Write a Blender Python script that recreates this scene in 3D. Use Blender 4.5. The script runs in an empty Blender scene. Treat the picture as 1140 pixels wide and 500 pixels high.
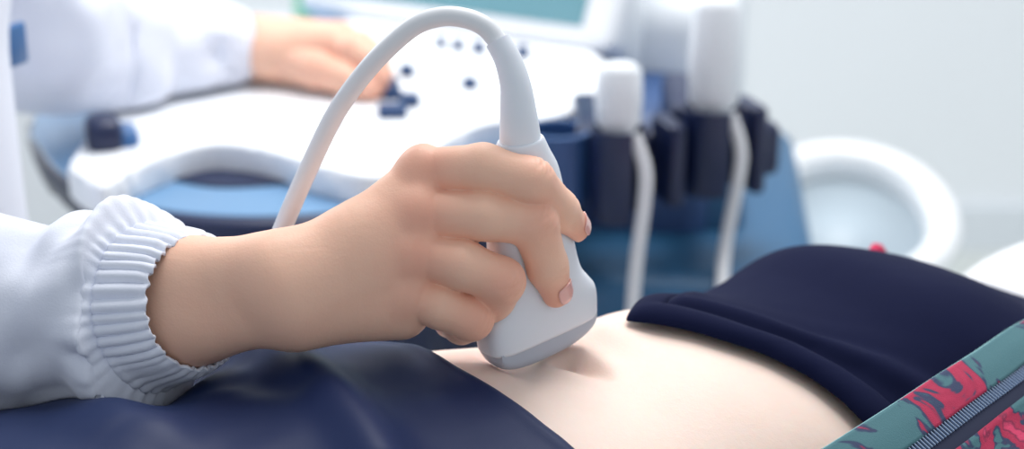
import bpy, bmesh, math, random
import numpy as np
from mathutils import Vector, Matrix
random.seed(4)
sc = bpy.context.scene
COL = sc.collection
PI = math.pi
# ------------------------------------------------------------------ camera
TILT = math.radians(20)
PXS = 36.0/60.0/1140.0
CAM = np.array([0.0, -0.799, 1.292])
FW = np.array([0, math.cos(TILT), -math.sin(TILT)])
UP = np.array([0, math.sin(TILT), math.cos(TILT)])
RT = np.array([1.0, 0, 0])
def at(px, py, D):
    return CAM + D*FW + RT*((px-570)*PXS*D) + UP*((250-py)*PXS*D)
def onz(px, py, z):
    d = FW + RT*((px-570)*PXS) + UP*((250-py)*PXS)
    return CAM + d*((z-CAM[2])/d[2])
def proj(P):
    q = np.asarray(P)-CAM
    D = q@FW
    return 570+(q@RT)/D/PXS, 250-(q@UP)/D/PXS, D
cd = bpy.data.cameras.new('camera'); cam = bpy.data.objects.new('camera', cd); COL.objects.link(cam)
cam.location = CAM; cam.rotation_euler = (PI/2-TILT, 0, 0)
cd.lens = 60; cd.sensor_width = 36; cd.clip_start = 0.02
cd.dof.use_dof = True; cd.dof.focus_distance = 0.825; cd.dof.aperture_fstop = 4.6
sc.camera = cam

# ------------------------------------------------------------------ helpers
def link(name, me, mat=None, parent=None, smooth=True):
    o = bpy.data.objects.new(name, me); COL.objects.link(o)
    if mat: me.materials.append(mat)
    if smooth:
        me.polygons.foreach_set('use_smooth', [True]*len(me.polygons))
    if parent: o.parent = parent
    return o
def from_np(name, V, F, mat=None, parent=None, smooth=True):
    me = bpy.data.meshes.new(name)
    me.from_pydata([tuple(map(float, v)) for v in V], [], [tuple(int(i) for i in f) for f in F])
    me.validate(); me.update()
    return link(name, me, mat, parent, smooth)
def from_bm(name, bm, mat=None, parent=None, smooth=True, sharp=None):
    bmesh.ops.recalc_face_normals(bm, faces=bm.faces)
    me = bpy.data.meshes.new(name); bm.to_mesh(me); bm.free()
    o = link(name, me, mat, parent, smooth)
    if smooth and sharp: me.set_sharp_from_angle(angle=math.radians(sharp))
    return o
def tag(o, label=None, cat=None, group=None, kind=None):
    for k, v in (('label', label), ('category', cat), ('group', group), ('kind', kind)):
        if v: o[k] = v
    return o
def empty(name, loc, label, cat, group=None):
    o = bpy.data.objects.new(name, None); COL.objects.link(o); o.empty_display_size = 0.02
    o.location = loc; tag(o, label, cat, group); WM[o.name] = Vector(loc)
    return o
WM = {}
def rebase(o):
    """a part built in world coordinates under an Empty keeps its place"""
    p = o.parent
    if p is not None:
        o.matrix_parent_inverse = p_world(p).inverted()
    return o
def p_world(p):
    m = Matrix.Translation(p.location) @ p.rotation_euler.to_matrix().to_4x4()
    if p.parent is not None: m = p_world(p.parent) @ p.matrix_parent_inverse @ m
    return m
def grid_faces(n, m, wrap_m=False, wrap_n=False):
    F = []
    for i in range(n if wrap_n else n-1):
        i2 = (i+1) % n
        for j in range(m if wrap_m else m-1):
            j2 = (j+1) % m
            F.append((i*m+j, i*m+j2, i2*m+j2, i2*m+j))
    return F
def bezier_pts(P, n):
    """Catmull-Rom through P, n samples"""
    P = np.array(P, float); k = len(P)
    t = np.linspace(0, k-1-1e-9, n); i = t.astype(int); f = (t-i)[:, None]
    g = lambda j: P[np.clip(j, 0, k-1)]
    p0, p1, p2, p3 = g(i-1), g(i), g(i+1), g(i+2)
    p0 = np.where((i == 0)[:, None], 2*p1-p2, p0); p3 = np.where((i >= k-2)[:, None], 2*p2-p1, p3)
    return .5*((2*p1)+(-p0+p2)*f+(2*p0-5*p1+4*p2-p3)*f**2+(-p0+3*p1-3*p2+p3)*f**3)
def frames(C, ref):
    T = np.gradient(C, axis=0); T /= np.linalg.norm(T, axis=1)[:, None]
    N = np.zeros_like(C); n = np.array(ref, float)
    for i in range(len(C)):
        n = n - T[i]*(n@T[i]); n /= np.linalg.norm(n); N[i] = n
    return T, N, np.cross(T, N)
def tube(name, pts, rad, mat, parent=None, n=80, seg=24, caps=True):
    C = bezier_pts(pts, n); R = np.interp(np.linspace(0, 1, n), np.linspace(0, 1, len(rad)), rad) if hasattr(rad, '__len__') else np.full(n, rad)
    T, N, B = frames(C, (0.13, 0.9, 0.3))
    a = np.linspace(0, 2*PI, seg, endpoint=False)
    V = C[:, None]+R[:, None, None]*(np.cos(a)[None, :, None]*N[:, None]+np.sin(a)[None, :, None]*B[:, None])
    F = grid_faces(n, seg, wrap_m=True)
    V = V.reshape(-1, 3)
    if caps:
        F.append(tuple(range(seg))); F.append(tuple(reversed(range((n-1)*seg, n*seg))))
    o = from_np(name, V, F, mat, parent)
    o.data.set_sharp_from_angle(angle=math.radians(50))
    return o
_rng = np.random.RandomState(7)
_LAT = _rng.rand(32, 32, 32).astype(np.float32)*2-1
def vnoise(P, scale):
    Q = np.asarray(P, float)*scale
    i = np.floor(Q).astype(int); f = Q-i; f = f*f*(3-2*f)
    out = 0
    for dx in (0, 1):
        for dy in (0, 1):
            for dz in (0, 1):
                w = (f[..., 0] if dx else 1-f[..., 0])*(f[..., 1] if dy else 1-f[..., 1])*(f[..., 2] if dz else 1-f[..., 2])
                out = out+w*_LAT[(i[..., 0]+dx) % 32, (i[..., 1]+dy) % 32, (i[..., 2]+dz) % 32]
    return out
def sstep(a, b, x):
    t = np.clip((x-a)/(b-a), 0, 1); return t*t*(3-2*t)

# ------------------------------------------------------------------ materials
def lin(c):
    return tuple((x/255/12.92 if x/255 <= .04045 else ((x/255+.055)/1.055)**2.4) for x in c)+(1,)
def mat(name, rgb, rough=.5, sss=0, coat=0, sheen=0, var=0, vscale=40, bump=0, bscale=400, metal=0, spec=.5, sssr=(1, .35, .2), ssscale=.0025):
    m = bpy.data.materials.new(name); m.use_nodes = True
    nt = m.node_tree; b = nt.nodes['Principled BSDF']
    b.inputs['Base Color'].default_value = lin(rgb)
    b.inputs['Roughness'].default_value = rough; b.inputs['Metallic'].default_value = metal
    b.inputs['Specular IOR Level'].default_value = spec
    if sss:
        b.inputs['Subsurface Weight'].default_value = sss; b.inputs['Subsurface Radius'].default_value = sssr; b.inputs['Subsurface Scale'].default_value = ssscale
    if coat: b.inputs['Coat Weight'].default_value = coat
    if sheen:
        b.inputs['Sheen Weight'].default_value = sheen; b.inputs['Sheen Roughness'].default_value = .4
    tc = nt.nodes.new('ShaderNodeTexCoord')
    if var:
        n = nt.nodes.new('ShaderNodeTexNoise'); n.inputs['Scale'].default_value = vscale; n.inputs['Detail'].default_value = 4
        nt.links.new(tc.outputs['Object'], n.inputs['Vector'])
        mx = nt.nodes.new('ShaderNodeMixRGB'); mx.blend_type = 'MIX'
        c = lin(rgb); d = 1-var
        mx.inputs[1].default_value = (c[0]*d, c[1]*d, c[2]*d, 1); mx.inputs[2].default_value = (min(1, c[0]*(1+var)), min(1, c[1]*(1+var)), min(1, c[2]*(1+var)), 1)
        nt.links.new(n.outputs['Fac'], mx.inputs[0]); nt.links.new(mx.outputs[0], b.inputs['Base Color'])
    if bump:
        n2 = nt.nodes.new('ShaderNodeTexNoise'); n2.inputs['Scale'].default_value = bscale; n2.inputs['Detail'].default_value = 3
        nt.links.new(tc.outputs['Object'], n2.inputs['Vector'])
        bp = nt.nodes.new('ShaderNodeBump'); bp.inputs['Strength'].default_value = bump; bp.inputs['Distance'].default_value = .0006
        nt.links.new(n2.outputs['Fac'], bp.inputs['Height']); nt.links.new(bp.outputs[0], b.inputs['Normal'])
    return m
def skin_mat(name, rgb, red, sss=.25, rough=.48):
    m = mat(name, rgb, rough=rough, sss=sss, spec=.35)
    nt = m.node_tree; b = nt.nodes['Principled BSDF']; tc = [n for n in nt.nodes if n.type == 'TEX_COORD'][0]
    at_ = nt.nodes.new('ShaderNodeAttribute'); at_.attribute_name = 'flush'
    nz = nt.nodes.new('ShaderNodeTexNoise'); nz.inputs['Scale'].default_value = 55; nz.inputs['Detail'].default_value = 5
    nt.links.new(tc.outputs['Object'], nz.inputs['Vector'])
    mul = nt.nodes.new('ShaderNodeMath'); mul.operation = 'MULTIPLY_ADD'; mul.inputs[1].default_value = .35; mul.use_clamp = True
    nt.links.new(nz.outputs['Fac'], mul.inputs[0]); 
    sub = nt.nodes.new('ShaderNodeMath'); sub.operation = 'SUBTRACT'; sub.inputs[1].default_value = .16
    nt.links.new(at_.outputs['Fac'], sub.inputs[0]); nt.links.new(sub.outputs[0], mul.inputs[2])
    mx = nt.nodes.new('ShaderNodeMixRGB'); mx.inputs[1].default_value = lin(rgb); mx.inputs[2].default_value = lin(red)
    nt.links.new(mul.outputs[0], mx.inputs[0]); nt.links.new(mx.outputs[0], b.inputs['Base Color'])
    vo = nt.nodes.new('ShaderNodeTexVoronoi'); vo.inputs['Scale'].default_value = 900
    n3 = nt.nodes.new('ShaderNodeTexNoise'); n3.inputs['Scale'].default_value = 260; n3.inputs['Detail'].default_value = 5
    nt.links.new(tc.outputs['Object'], vo.inputs['Vector']); nt.links.new(tc.outputs['Object'], n3.inputs['Vector'])
    ad = nt.nodes.new('ShaderNodeMath'); ad.operation = 'MULTIPLY_ADD'; ad.inputs[1].default_value = .35
    nt.links.new(vo.outputs['Distance'], ad.inputs[0]); nt.links.new(n3.outputs['Fac'], ad.inputs[2])
    bp = nt.nodes.new('ShaderNodeBump'); bp.inputs['Strength'].default_value = .24; bp.inputs['Distance'].default_value = .0006
    nt.links.new(ad.outputs[0], bp.inputs['Height']); nt.links.new(bp.outputs[0], b.inputs['Normal'])
    return m
M = {}
M['hand'] = skin_mat('hand_skin', (240, 193, 168), (230, 154, 132), sss=.14)
M['belly'] = skin_mat('belly_skin', (241, 218, 205), (230, 184, 166), sss=.3, rough=.5)
M['nail'] = mat('nail', (232, 176, 168), rough=.25, sss=.2, coat=.4)
M['coat'] = mat('white_coat_cloth', (226, 230, 243), rough=.85, sheen=.2, bump=.25, bscale=900)
M['trousers'] = mat('navy_satin', (14, 34, 76), rough=.55, bump=.15, bscale=1500, var=.08, vscale=30, spec=.25)
M['shirt'] = mat('navy_jersey', (14, 20, 51), rough=.9, bump=.25, bscale=1600, var=.06, vscale=60, spec=.12)
M['probe'] = mat('probe_plastic', (226, 230, 238), rough=.34, sss=.05, bump=.04, bscale=2500)
M['lens'] = mat('probe_lens_rubber', (178, 186, 200), rough=.4)
M['cable'] = mat('cable_rubber', (222, 224, 228), rough=.45)
M['white'] = mat('white_plastic', (240, 243, 247), rough=.4)
M['ivory'] = mat('pale_grey_plastic', (226, 231, 236), rough=.45)
M['navy'] = mat('navy_plastic', (20, 33, 70), rough=.4)
M['blue'] = mat('mid_blue_plastic', (58, 104, 158), rough=.3)
M['column'] = mat('column_plastic', (44, 78, 128), rough=.45)
M['teal'] = mat('teal_blue_plastic', (38, 92, 132), rough=.45)
M['key'] = mat('blue_key_plastic', (28, 62, 108), rough=.5)
M['screen'] = mat('screen_glass', (112, 160, 172), rough=.2)
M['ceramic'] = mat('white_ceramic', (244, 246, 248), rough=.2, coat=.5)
M['lining'] = mat('shaded_ceramic', (178, 192, 202), rough=.4)  # inside of the white bowl, with its shade put into the colour
M['tray_sheen'] = mat('navy_plastic_sheen', (112, 152, 190), rough=.3)  # top of the navy tray, reflected room light painted in as paler blue
M['wall'] = mat('wall_paint', (240, 243, 246), rough=.9, var=.02, vscale=3)
M['floor'] = mat('floor_vinyl', (206, 210, 206), rough=.4, var=.06, vscale=5)
M['sheet'] = mat('bed_sheet', (242, 244, 247), rough=.9, bump=.2, bscale=300)
M['bedframe'] = mat('bed_frame_paint', (200, 206, 214), rough=.4)
M['green'] = mat('green_plastic', (120, 190, 160), rough=.5)
M['bluebox'] = mat('blue_card', (60, 110, 150), rough=.6)
M['tape'] = mat('zip_tape', (26, 34, 60), rough=.9)
M['metal'] = mat('zip_metal', (150, 166, 190), rough=.35, metal=.9)
M['pipe'] = mat('teal_piping', (120, 165, 170), rough=.8)
def jacket_mat():
    m = mat('floral_jacket_cloth', (62, 105, 115), rough=.85, bump=.5, bscale=1300)
    nt = m.node_tree; b = nt.nodes['Principled BSDF']; tc = [n for n in nt.nodes if n.type == 'TEX_COORD'][0]
    n = nt.nodes.new('ShaderNodeTexNoise'); n.inputs['Scale'].default_value = 21; n.inputs['Detail'].default_value = 3.5; n.inputs['Roughness'].default_value = .6; n.inputs['Distortion'].default_value = 1.1
    nt.links.new(tc.outputs['Object'], n.inputs['Vector'])
    cr = nt.nodes.new('ShaderNodeValToRGB'); e = cr.color_ramp.elements; cr.color_ramp.interpolation = 'LINEAR'
    e[0].position = 0; e[0].color = lin((66, 110, 118)); e[1].position = .505; e[1].color = lin((64, 106, 114))
    for p, c in ((.52, (42, 58, 88)), (.54, (48, 52, 84)), (.555, (160, 32, 70)), (.62, (172, 38, 76)), (.66, (120, 30, 66)), (.70, (206, 60, 100))):
        q = e.new(p); q.color = lin(c)
    nt.links.new(n.outputs['Fac'], cr.inputs[0]); nt.links.new(cr.outputs[0], b.inputs['Base Color'])
    return m
M['jacket'] = jacket_mat()
M['jacket_lining'] = mat('red_jacket_lining', (196, 44, 84), rough=.85, bump=.3, bscale=1300)

# ------------------------------------------------------------------ signed distance modelling
class Field:
    def __init__(s, lo, hi, h):
        s.lo = np.array(lo, float); s.h = h
        s.n = np.ceil((np.array(hi)-s.lo)/h).astype(int)+1
        s.d = np.full(tuple(s.n), 1.0, np.float32)
    def sub(s, lo, hi):
        i0 = np.clip(np.floor((np.array(lo)-s.lo)/s.h).astype(int), 0, s.n-1); i1 = np.clip(np.ceil((np.array(hi)-s.lo)/s.h).astype(int)+1, 1, s.n)
        ax = [s.lo[k]+s.h*np.arange(i0[k], i1[k]) for k in range(3)]
        sl = tuple(slice(i0[k], i1[k]) for k in range(3))
        P = np.stack(np.meshgrid(*ax, indexing='ij'), -1).astype(np.float32)
        return sl, P
    def add(s, f, lo, hi, k):
        pad = .014
        sl, P = s.sub(np.array(lo)-pad, np.array(hi)+pad)
        if 0 in P.shape: return
        v = f(P); kk = k(P) if callable(k) else k
        d = s.d[sl]; hh = np.clip(.5+.5*(d-v)/kk, 0, 1)
        s.d[sl] = d+(v-d)*hh-kk*hh*(1-hh)
    def carve(s, f, k):
        sl, P = s.sub(s.lo, s.lo+s.h*s.n)
        v = -f(P); d = s.d; hh = np.clip(.5-.5*(d-v)/k, 0, 1)
        s.d = (d+(v-d)*hh+k*hh*(1-hh)).astype(np.float32)
    def sample(s, P):
        q = (np.asarray(P)-s.lo)/s.h; i = np.clip(np.floor(q).astype(int), 0, s.n-2); f = q-i; o = 0
        for a in (0, 1):
            for b in (0, 1):
                for c in (0, 1):
                    w = (f[..., 0] if a else 1-f[..., 0])*(f[..., 1] if b else 1-f[..., 1])*(f[..., 2] if c else 1-f[..., 2])
                    o = o+w*s.d[i[..., 0]+a, i[..., 1]+b, i[..., 2]+c]
        return o
    def grad(s, P):
        P = np.asarray(P); e = s.h*.8; g = np.zeros(P.shape)
        for k in range(3):
            d = np.zeros(3); d[k] = e
            g[..., k] = s.sample(P+d)-s.sample(P-d)
        return g/(np.linalg.norm(g, axis=-1, keepdims=True)+1e-12)
    def mesh(s, smooth=2):
        S = s.d < 0; n = s.n
        c = np.zeros(tuple(n-1), np.int8)
        for a in (0, 1):
            for b in (0, 1):
                for e in (0, 1):
                    c += S[a:n[0]-1+a, b:n[1]-1+b, e:n[2]-1+e]
        idx = np.argwhere((c > 0) & (c < 8))
        cmap = np.full(tuple(n-1), -1, np.int32); cmap[tuple(idx.T)] = np.arange(len(idx))
        acc = np.zeros((len(idx), 3)); cnt = np.zeros(len(idx))
        for ax in range(3):
            o1, o2 = [k for k in range(3) if k != ax]
            for a in (0, 1):
                for b in (0, 1):
                    off = np.zeros(3, int); off[o1] = a; off[o2] = b
                    p = idx+off; q = p.copy(); q[:, ax] += 1
                    dp = s.d[tuple(p.T)]; dq = s.d[tuple(q.T)]
                    mk = (dp < 0) != (dq < 0)
                    t = np.where(mk, dp/(dp-dq+1e-20), 0)
                    pt = p.astype(float); pt[:, ax] += t
                    acc[mk] += pt[mk]; cnt[mk] += 1
        V = acc/cnt[:, None]
        F = []
        for ax in range(3):
            o1, o2 = (ax+1) % 3, (ax+2) % 3
            A = np.take(S, range(n[ax]-1), ax); B = np.take(S, range(1, n[ax]), ax)
            e = np.argwhere(A != B)
            e = e[(e[:, o1] > 0) & (e[:, o2] > 0) & (e[:, o1] < n[o1]-1) & (e[:, o2] < n[o2]-1)]
            fl = A[tuple(e.T)]
            def cell(da, db):
                q = e.copy(); q[:, o1] -= da; q[:, o2] -= db; return cmap[tuple(q.T)]
            Q = np.stack([cell(1, 1), cell(0, 1), cell(0, 0), cell(1, 0)], 1)
            Q[~fl] = Q[~fl][:, ::-1]
            F.append(Q)
        F = np.concatenate(F)
        F = F[(F >= 0).all(1)]
        # Taubin smoothing
        E = np.concatenate([F[:, [0, 1]], F[:, [1, 2]], F[:, [2, 3]], F[:, [3, 0]]]); E = np.concatenate([E, E[:, ::-1]])
        deg = np.bincount(E[:, 0], minlength=len(V))[:, None]
        for it in range(smooth):
            for lam in (.55, -.45):
                sm = np.stack([np.bincount(E[:, 0], V[E[:, 1], k], len(V)) for k in range(3)], 1)/np.maximum(deg, 1)
                V = V+lam*(sm-V)
        return V*s.h+s.lo, F
def cone(a, b, ra, rb, flat=None, ff=1.0):
    a = np.array(a, np.float32); b = np.array(b, np.float32); ab = b-a; L2 = float(ab@ab)+1e-12
    fl = None if flat is None else (np.array(flat, float)/np.linalg.norm(flat)).astype(np.float32)
    def f(P):
        q = P-a; t = np.clip((q@ab)/L2, 0, 1)
        r = q-t[..., None]*ab
        if fl is not None:
            c = r@fl; r = r+(ff-1)*c[..., None]*fl
        return np.sqrt((r*r).sum(-1))-(ra+(rb-ra)*t)
    R = max(ra, rb)
    return f, np.minimum(a, b)-R, np.maximum(a, b)+R
def ell(c, r):
    c = np.array(c, np.float32); r = np.array(r, np.float32)
    def f(P):
        q = (P-c)/r; k = np.sqrt((q*q).sum(-1)); return (k-1)*r.min()
    return f, c-r, c+r

# ------------------------------------------------------------------ ultrasound probe
CON = at(602, 398, 0.875)
ye, te = math.radians(37), .125
pe = np.array([math.cos(ye), math.sin(ye), te]); pe /= np.linalg.norm(pe)
pa = np.array([0, 0, 1.0]); pa -= pe*(pa@pe); pa += np.array([0, .06, 0]); pa -= pe*(pa@pe); pa /= np.linalg.norm(pa)
pn = np.cross(pe, pa)          # towards the camera
if pn[1] > 0: pn = -pn
# (height mm, half width, half thickness, exponent)
PROF = [(14, 30.6, 10.6, 4.5), (15.2, 31.8, 11.6, 4.5), (18, 32.2, 12.0, 4.2), (25, 32.7, 12.3, 4.0), (31, 32.0, 12.4, 3.8), (36.5, 28.8, 12.4, 3.5), (42, 25.4, 12.4, 3.2),
        (50, 23.6, 12.2, 3.0), (62, 22.4, 12.2, 2.8), (75, 21.4, 12.2, 2.6), (88, 19.6, 12.0, 2.5), (100, 17.4, 11.7, 2.4), (109, 13.6, 11.0, 2.3), (115, 11.4, 10.4, 2.2), (116.5, 10.6, 9.8, 2.2)]
PA = np.array(PROF); PT, PW, PH, PP = PA[:, 0]/1e3*1.01, PA[:, 1]/1e3*1.05, PA[:, 2]/1e3*1.08, PA[:, 3]
SHR = .047
def P3(x, t, z):
    return CON+pe*(x+SHR*t)+pa*t+pn*z
def probe_sdf(P):
    q = P-CON.astype(np.float32)
    t = q@pa.astype(np.float32); x = np.abs(q@pe.astype(np.float32)-SHR*t); z = np.abs(q@pn.astype(np.float32))
    w = np.interp(t, PT, PW); h = np.interp(t, PT, PH); p = np.interp(t, PT, PP)
    k = ((x/w)**p+(z/h)**p+1e-9)**(1/p)
    g = (k-1)*np.minimum(w, h)
    return np.maximum(g, np.maximum(-.005-t, t-.135)).astype(np.float32)
probe = empty('ultrasound_probe', CON, 'white ultrasound probe with looping cable, held in the hand and pressed on the belly', 'ultrasound probe')
def superloft(prof, n=72):
    V = []; a = np.linspace(0, 2*PI, n, endpoint=False)
    for t, w, h, p in prof:
        c, s_ = np.cos(a), np.sin(a)
        r = (np.abs(c)**p+np.abs(s_)**p)**(-1/p)
        for k in range(n): V.append(P3(w*r[k]*c[k], t, h*r[k]*s_[k]))
    m = len(prof); F = grid_faces(m, n, wrap_m=True)
    F.append(tuple(reversed(range(n)))); F.append(tuple(range((m-1)*n, m*n)))
    return V, F
def dense(n):
    u = np.linspace(0, 1, n); base = np.linspace(0, 1, len(PT))
    q = bezier_pts(np.stack([PT, PW, PH, PP], 1), n)
    return [tuple(r) for r in q]
V, F = superloft(dense(70))
hs = from_np('housing', V, F, M['probe'], probe); hs.data.set_sharp_from_angle(angle=math.radians(55)); rebase(hs)
# acoustic head: convex strip below the housing
V, F = [], []
na, nb = 60, 20
for i in range(na):
    x = -30.8+61.6*i/(na-1); xx = abs(x)/30.8
    drop = 10*(1-xx**2.6)**.5 if xx < 1 else 0
    bot = .0102-(drop*.001)
    for j in range(nb):
        b = j/(nb-1)*PI
        z = -math.cos(b)*10.4; tt = math.sin(b)**.45
        if j in (0, nb-1): tt = 0
        V.append(P3(x/1e3*(1-.02*tt), .0160*(1-tt)+bot*tt, z/1e3*(1-.06*tt)))
F = grid_faces(na, nb)+[tuple(range(nb)), tuple(reversed(range((na-1)*nb, na*nb)))]
ln = from_np('acoustic_lens', V, F, M['lens'], probe); ln.data.set_sharp_from_angle(angle=math.radians(60)); tag(ln, 'grey rubber lens at the foot of the probe'); rebase(ln)
# strain relief and cable
Da = lambda py: float(np.interp(py, [0, 405], [0.80, 0.875]))
b0 = P3(0, .1165, 0); px0, py0, D0 = proj(b0)
print('boot base', px0, py0, D0)
bp = [b0, at(577, 125, D0-.005), at(574, 96, D0-.008), at(566, 68, D0-.009), at(554, 45, D0-.009)]
def ring_tube(name, pts, rads, m, parent, n, seg=40):
    return rebase(tube(name, pts, rads, m, parent, n=n, seg=seg))
boot = ring_tube('strain_relief', bp, [.0104, .0090, .0076, .0067, .0062], M['probe'], probe, 60)
DC = D0-.009
cpts = [bp[-1]+(bp[-1]-bp[-2])*-.1, at(540, 30, DC), at(519, 20.5, DC+.001), at(492, 18.5, DC+.003), at(461, 29, DC+.006), at(427, 58, DC+.012), at(398, 91, DC+.02), at(371, 131, DC+.03), at(343, 189, DC+.04),
        at(321, 239, DC+.05), at(303, 284, DC+.070), at(286, 335, DC+.15), at(270, 390, DC+.27), at(262, 400, DC+.42)]
cable = ring_tube('cable', cpts, [.0049]*14, M['cable'], probe, 220, 28)

# ------------------------------------------------------------------ sonographer's right hand
def HP(px, py, dz):
    D = float(np.interp(py, [45, 404], [D0, .875]))
    return at(px, py, D+dz/1e3)
VIEW = FW
def build_hand(fld, S, scale=1.0):
    """S: dict of palm cones, fingers (chains) -> adds to the field"""
    for a, b, ra, rb, k in S['palm']:
        f, lo, hi = cone(a, b, ra, rb); fld.add(f, lo, hi, k)
    for ch in S['fingers']:
        pts, rad = ch
        L0 = np.array(pts[0]); L1 = np.array(pts[1]); ax = (L1-L0); Ln = np.linalg.norm(ax); ax = ax/Ln
        tmp = Field.__new__(Field)
        lo = np.min(pts, 0)-.02; hi = np.max(pts, 0)+.02
        def chain(P, pts=pts, rad=rad):
            d = None
            for i in range(len(pts)-1):
                f, _, _ = cone(pts[i], pts[i+1], rad[i], rad[i+1]); v = f(P)
                # slight waist between the joints, fuller joints
                if d is None: d = v
                else:
                    k = .0035; hh = np.clip(.5+.5*(d-v)/k, 0, 1); d = d+(v-d)*hh-k*hh*(1-hh)
            return d
        def kk(P, L0=L0.astype(np.float32), ax=ax.astype(np.float32), Ln=Ln):
            t = ((P-L0)@ax)/Ln
            return (.0006+.0070*(1-sstep(.02, .26, t))).astype(np.float32)
        fld.add(chain, lo, hi, kk)
mm = 1e-3
R_ = {}
R_['palm'] = [
    (HP(60, 318, -5), HP(210, 309, -28), 22*mm, 19.5*mm, .001),
    (HP(60, 366, -8), HP(210, 357, -30), 22*mm, 19*mm, .022),
    (HP(210, 309, -28), HP(305, 301, -43), 19.5*mm, 17*mm, .006),
    (HP(210, 357, -30), HP(325, 347, -46), 19*mm, 15.5*mm, .018),
    (HP(305, 303, -43), HP(395, 262, -30), 16.5*mm, 14*mm, .012),
    (HP(395, 262, -30), HP(470, 194, -12), 13.5*mm, 11.3*mm, .010),
    (HP(320, 318, -48), HP(466, 238, -24), 14*mm, 12*mm, .014),
    (HP(325, 330, -48), HP(462, 284, -30), 14*mm, 11.8*mm, .014),
    (HP(330, 345, -44), HP(450, 326, -30), 14*mm, 11.5*mm, .014),
    (HP(335, 350, -38), HP(446, 346, -26), 14.5*mm, 14.5*mm, .012),
    # thenar side, away from the viewer
    (HP(340, 318, -28), HP(440, 262, -2), 15*mm, 14*mm, .014),
    (HP(420, 300, -10), HP(455, 250, -4), 14*mm, 12*mm, .014),
    # knuckle heads
    (HP(474, 190, -15), HP(478, 190, -15), 10.8*mm, 10.8*mm, .008),
    (HP(466, 238, -28), HP(470, 238, -28), 10.2*mm, 10.2*mm, .008),
    (HP(462, 284, -34), HP(466, 285, -34), 9.8*mm, 9.8*mm, .008),
    (HP(452, 326, -34), HP(456, 327, -34), 9.2*mm, 9.2*mm, .008),
]
IDX = [HP(474, 192, -12), HP(538, 186, -24), HP(591, 201, -28), HP(622, 234, -13), HP(639, 253, 0)]
MID = [HP(468, 238, -24), HP(540, 240, -30), HP(594, 247, -27), HP(608, 296, -20), HP(618, 324, -15)]
RNG = [HP(464, 282, -30), HP(515, 295, -36), HP(558, 313, -36), HP(546, 348, -20), HP(532, 356, -6)]
PNK = [HP(452, 326, -30), HP(490, 340, -34), HP(524, 354, -34), HP(514, 362, -18), HP(500, 360, -4)]
THB = [HP(430, 265, 2), HP(468, 235, 14), HP(508, 225, 20), HP(548, 232, 24), HP(572, 240, 23)]
R_['fingers'] = [
    (THB, [14*mm, 12.5*mm, 11*mm, 10*mm, 8*mm]),
    (PNK, [11.5*mm, 11.3*mm, 11*mm, 9.2*mm, 7.6*mm]),
    (RNG, [12*mm, 11.9*mm, 11.4*mm, 9.6*mm, 8*mm]),
    (MID, [12.2*mm, 11.9*mm, 11.9*mm, 10.6*mm, 8.4*mm]),
    (IDX, [12*mm, 11.3*mm, 11.2*mm, 10*mm, 8*mm]),
]
allp = np.array([p for f in R_['fingers'] for p in f[0]]+[c[i] for c in R_['palm'] for i in (0, 1)])
HF = Field(allp.min(0)-.025, allp.max(0)+.025, .0008)
build_hand(HF, R_)
HF.carve(lambda P: probe_sdf(P)-.0008, .0012)
HV, HFc = HF.mesh(2)
def creases(V, fld, J, a0, a1, out, offs, depth=.0007, wid=.0008, rad=.0125):
    J = np.array(J); a = np.array(a1)-np.array(a0); a /= np.linalg.norm(a); o = np.array(out, float); o -= a*(o@a); o /= np.linalg.norm(o)
    q = V-(J+o*.011); m = (q**2).sum(1) < (rad*1.4)**2
    if not m.any(): return
    g = fld.grad(V[m]); qq = q[m]; sd = np.cross(a, o)
    s_ = qq@a; c = qq@sd; w = np.exp(-(c/(rad*.62))**4)*np.clip(g@o, 0, 1)
    dd = 0
    for k, of in enumerate(offs):
        dd = dd+np.exp(-((s_-of-.0006*np.sin(c*420+k*2)+.012*c*(k-1.5)*.2)/wid)**2)*(.6+.4*math.sin(k*3.1))
    V[m] -= g*(depth*dd*w)[:, None]
OUT = -FW*.8+UP*.5
for ch, o_ in ((IDX, -FW*.5+UP*.8+RT*.4), (MID, -FW*.8+RT*.6), (RNG, -FW*.8+RT*.5), (PNK, -FW*.8+RT*.5)):
    creases(HV, HF, ch[2], ch[1], ch[3], o_, (-.0045, -.0022, -.0003, .0016, .0040))
    creases(HV, HF, ch[3], ch[2], ch[4], o_, (-.0018, 0, .0018), .00045)

def flush_attr(me, V, spots):
    w = np.zeros(len(V))
    for c, r, a in spots:
        d2 = ((V-np.array(c))**2).sum(1); w = np.maximum(w, a*np.exp(-d2/r**2))
    at_ = me.attributes.new('flush', 'FLOAT', 'POINT'); at_.data.foreach_set('value', w.astype(np.float32))

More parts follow.
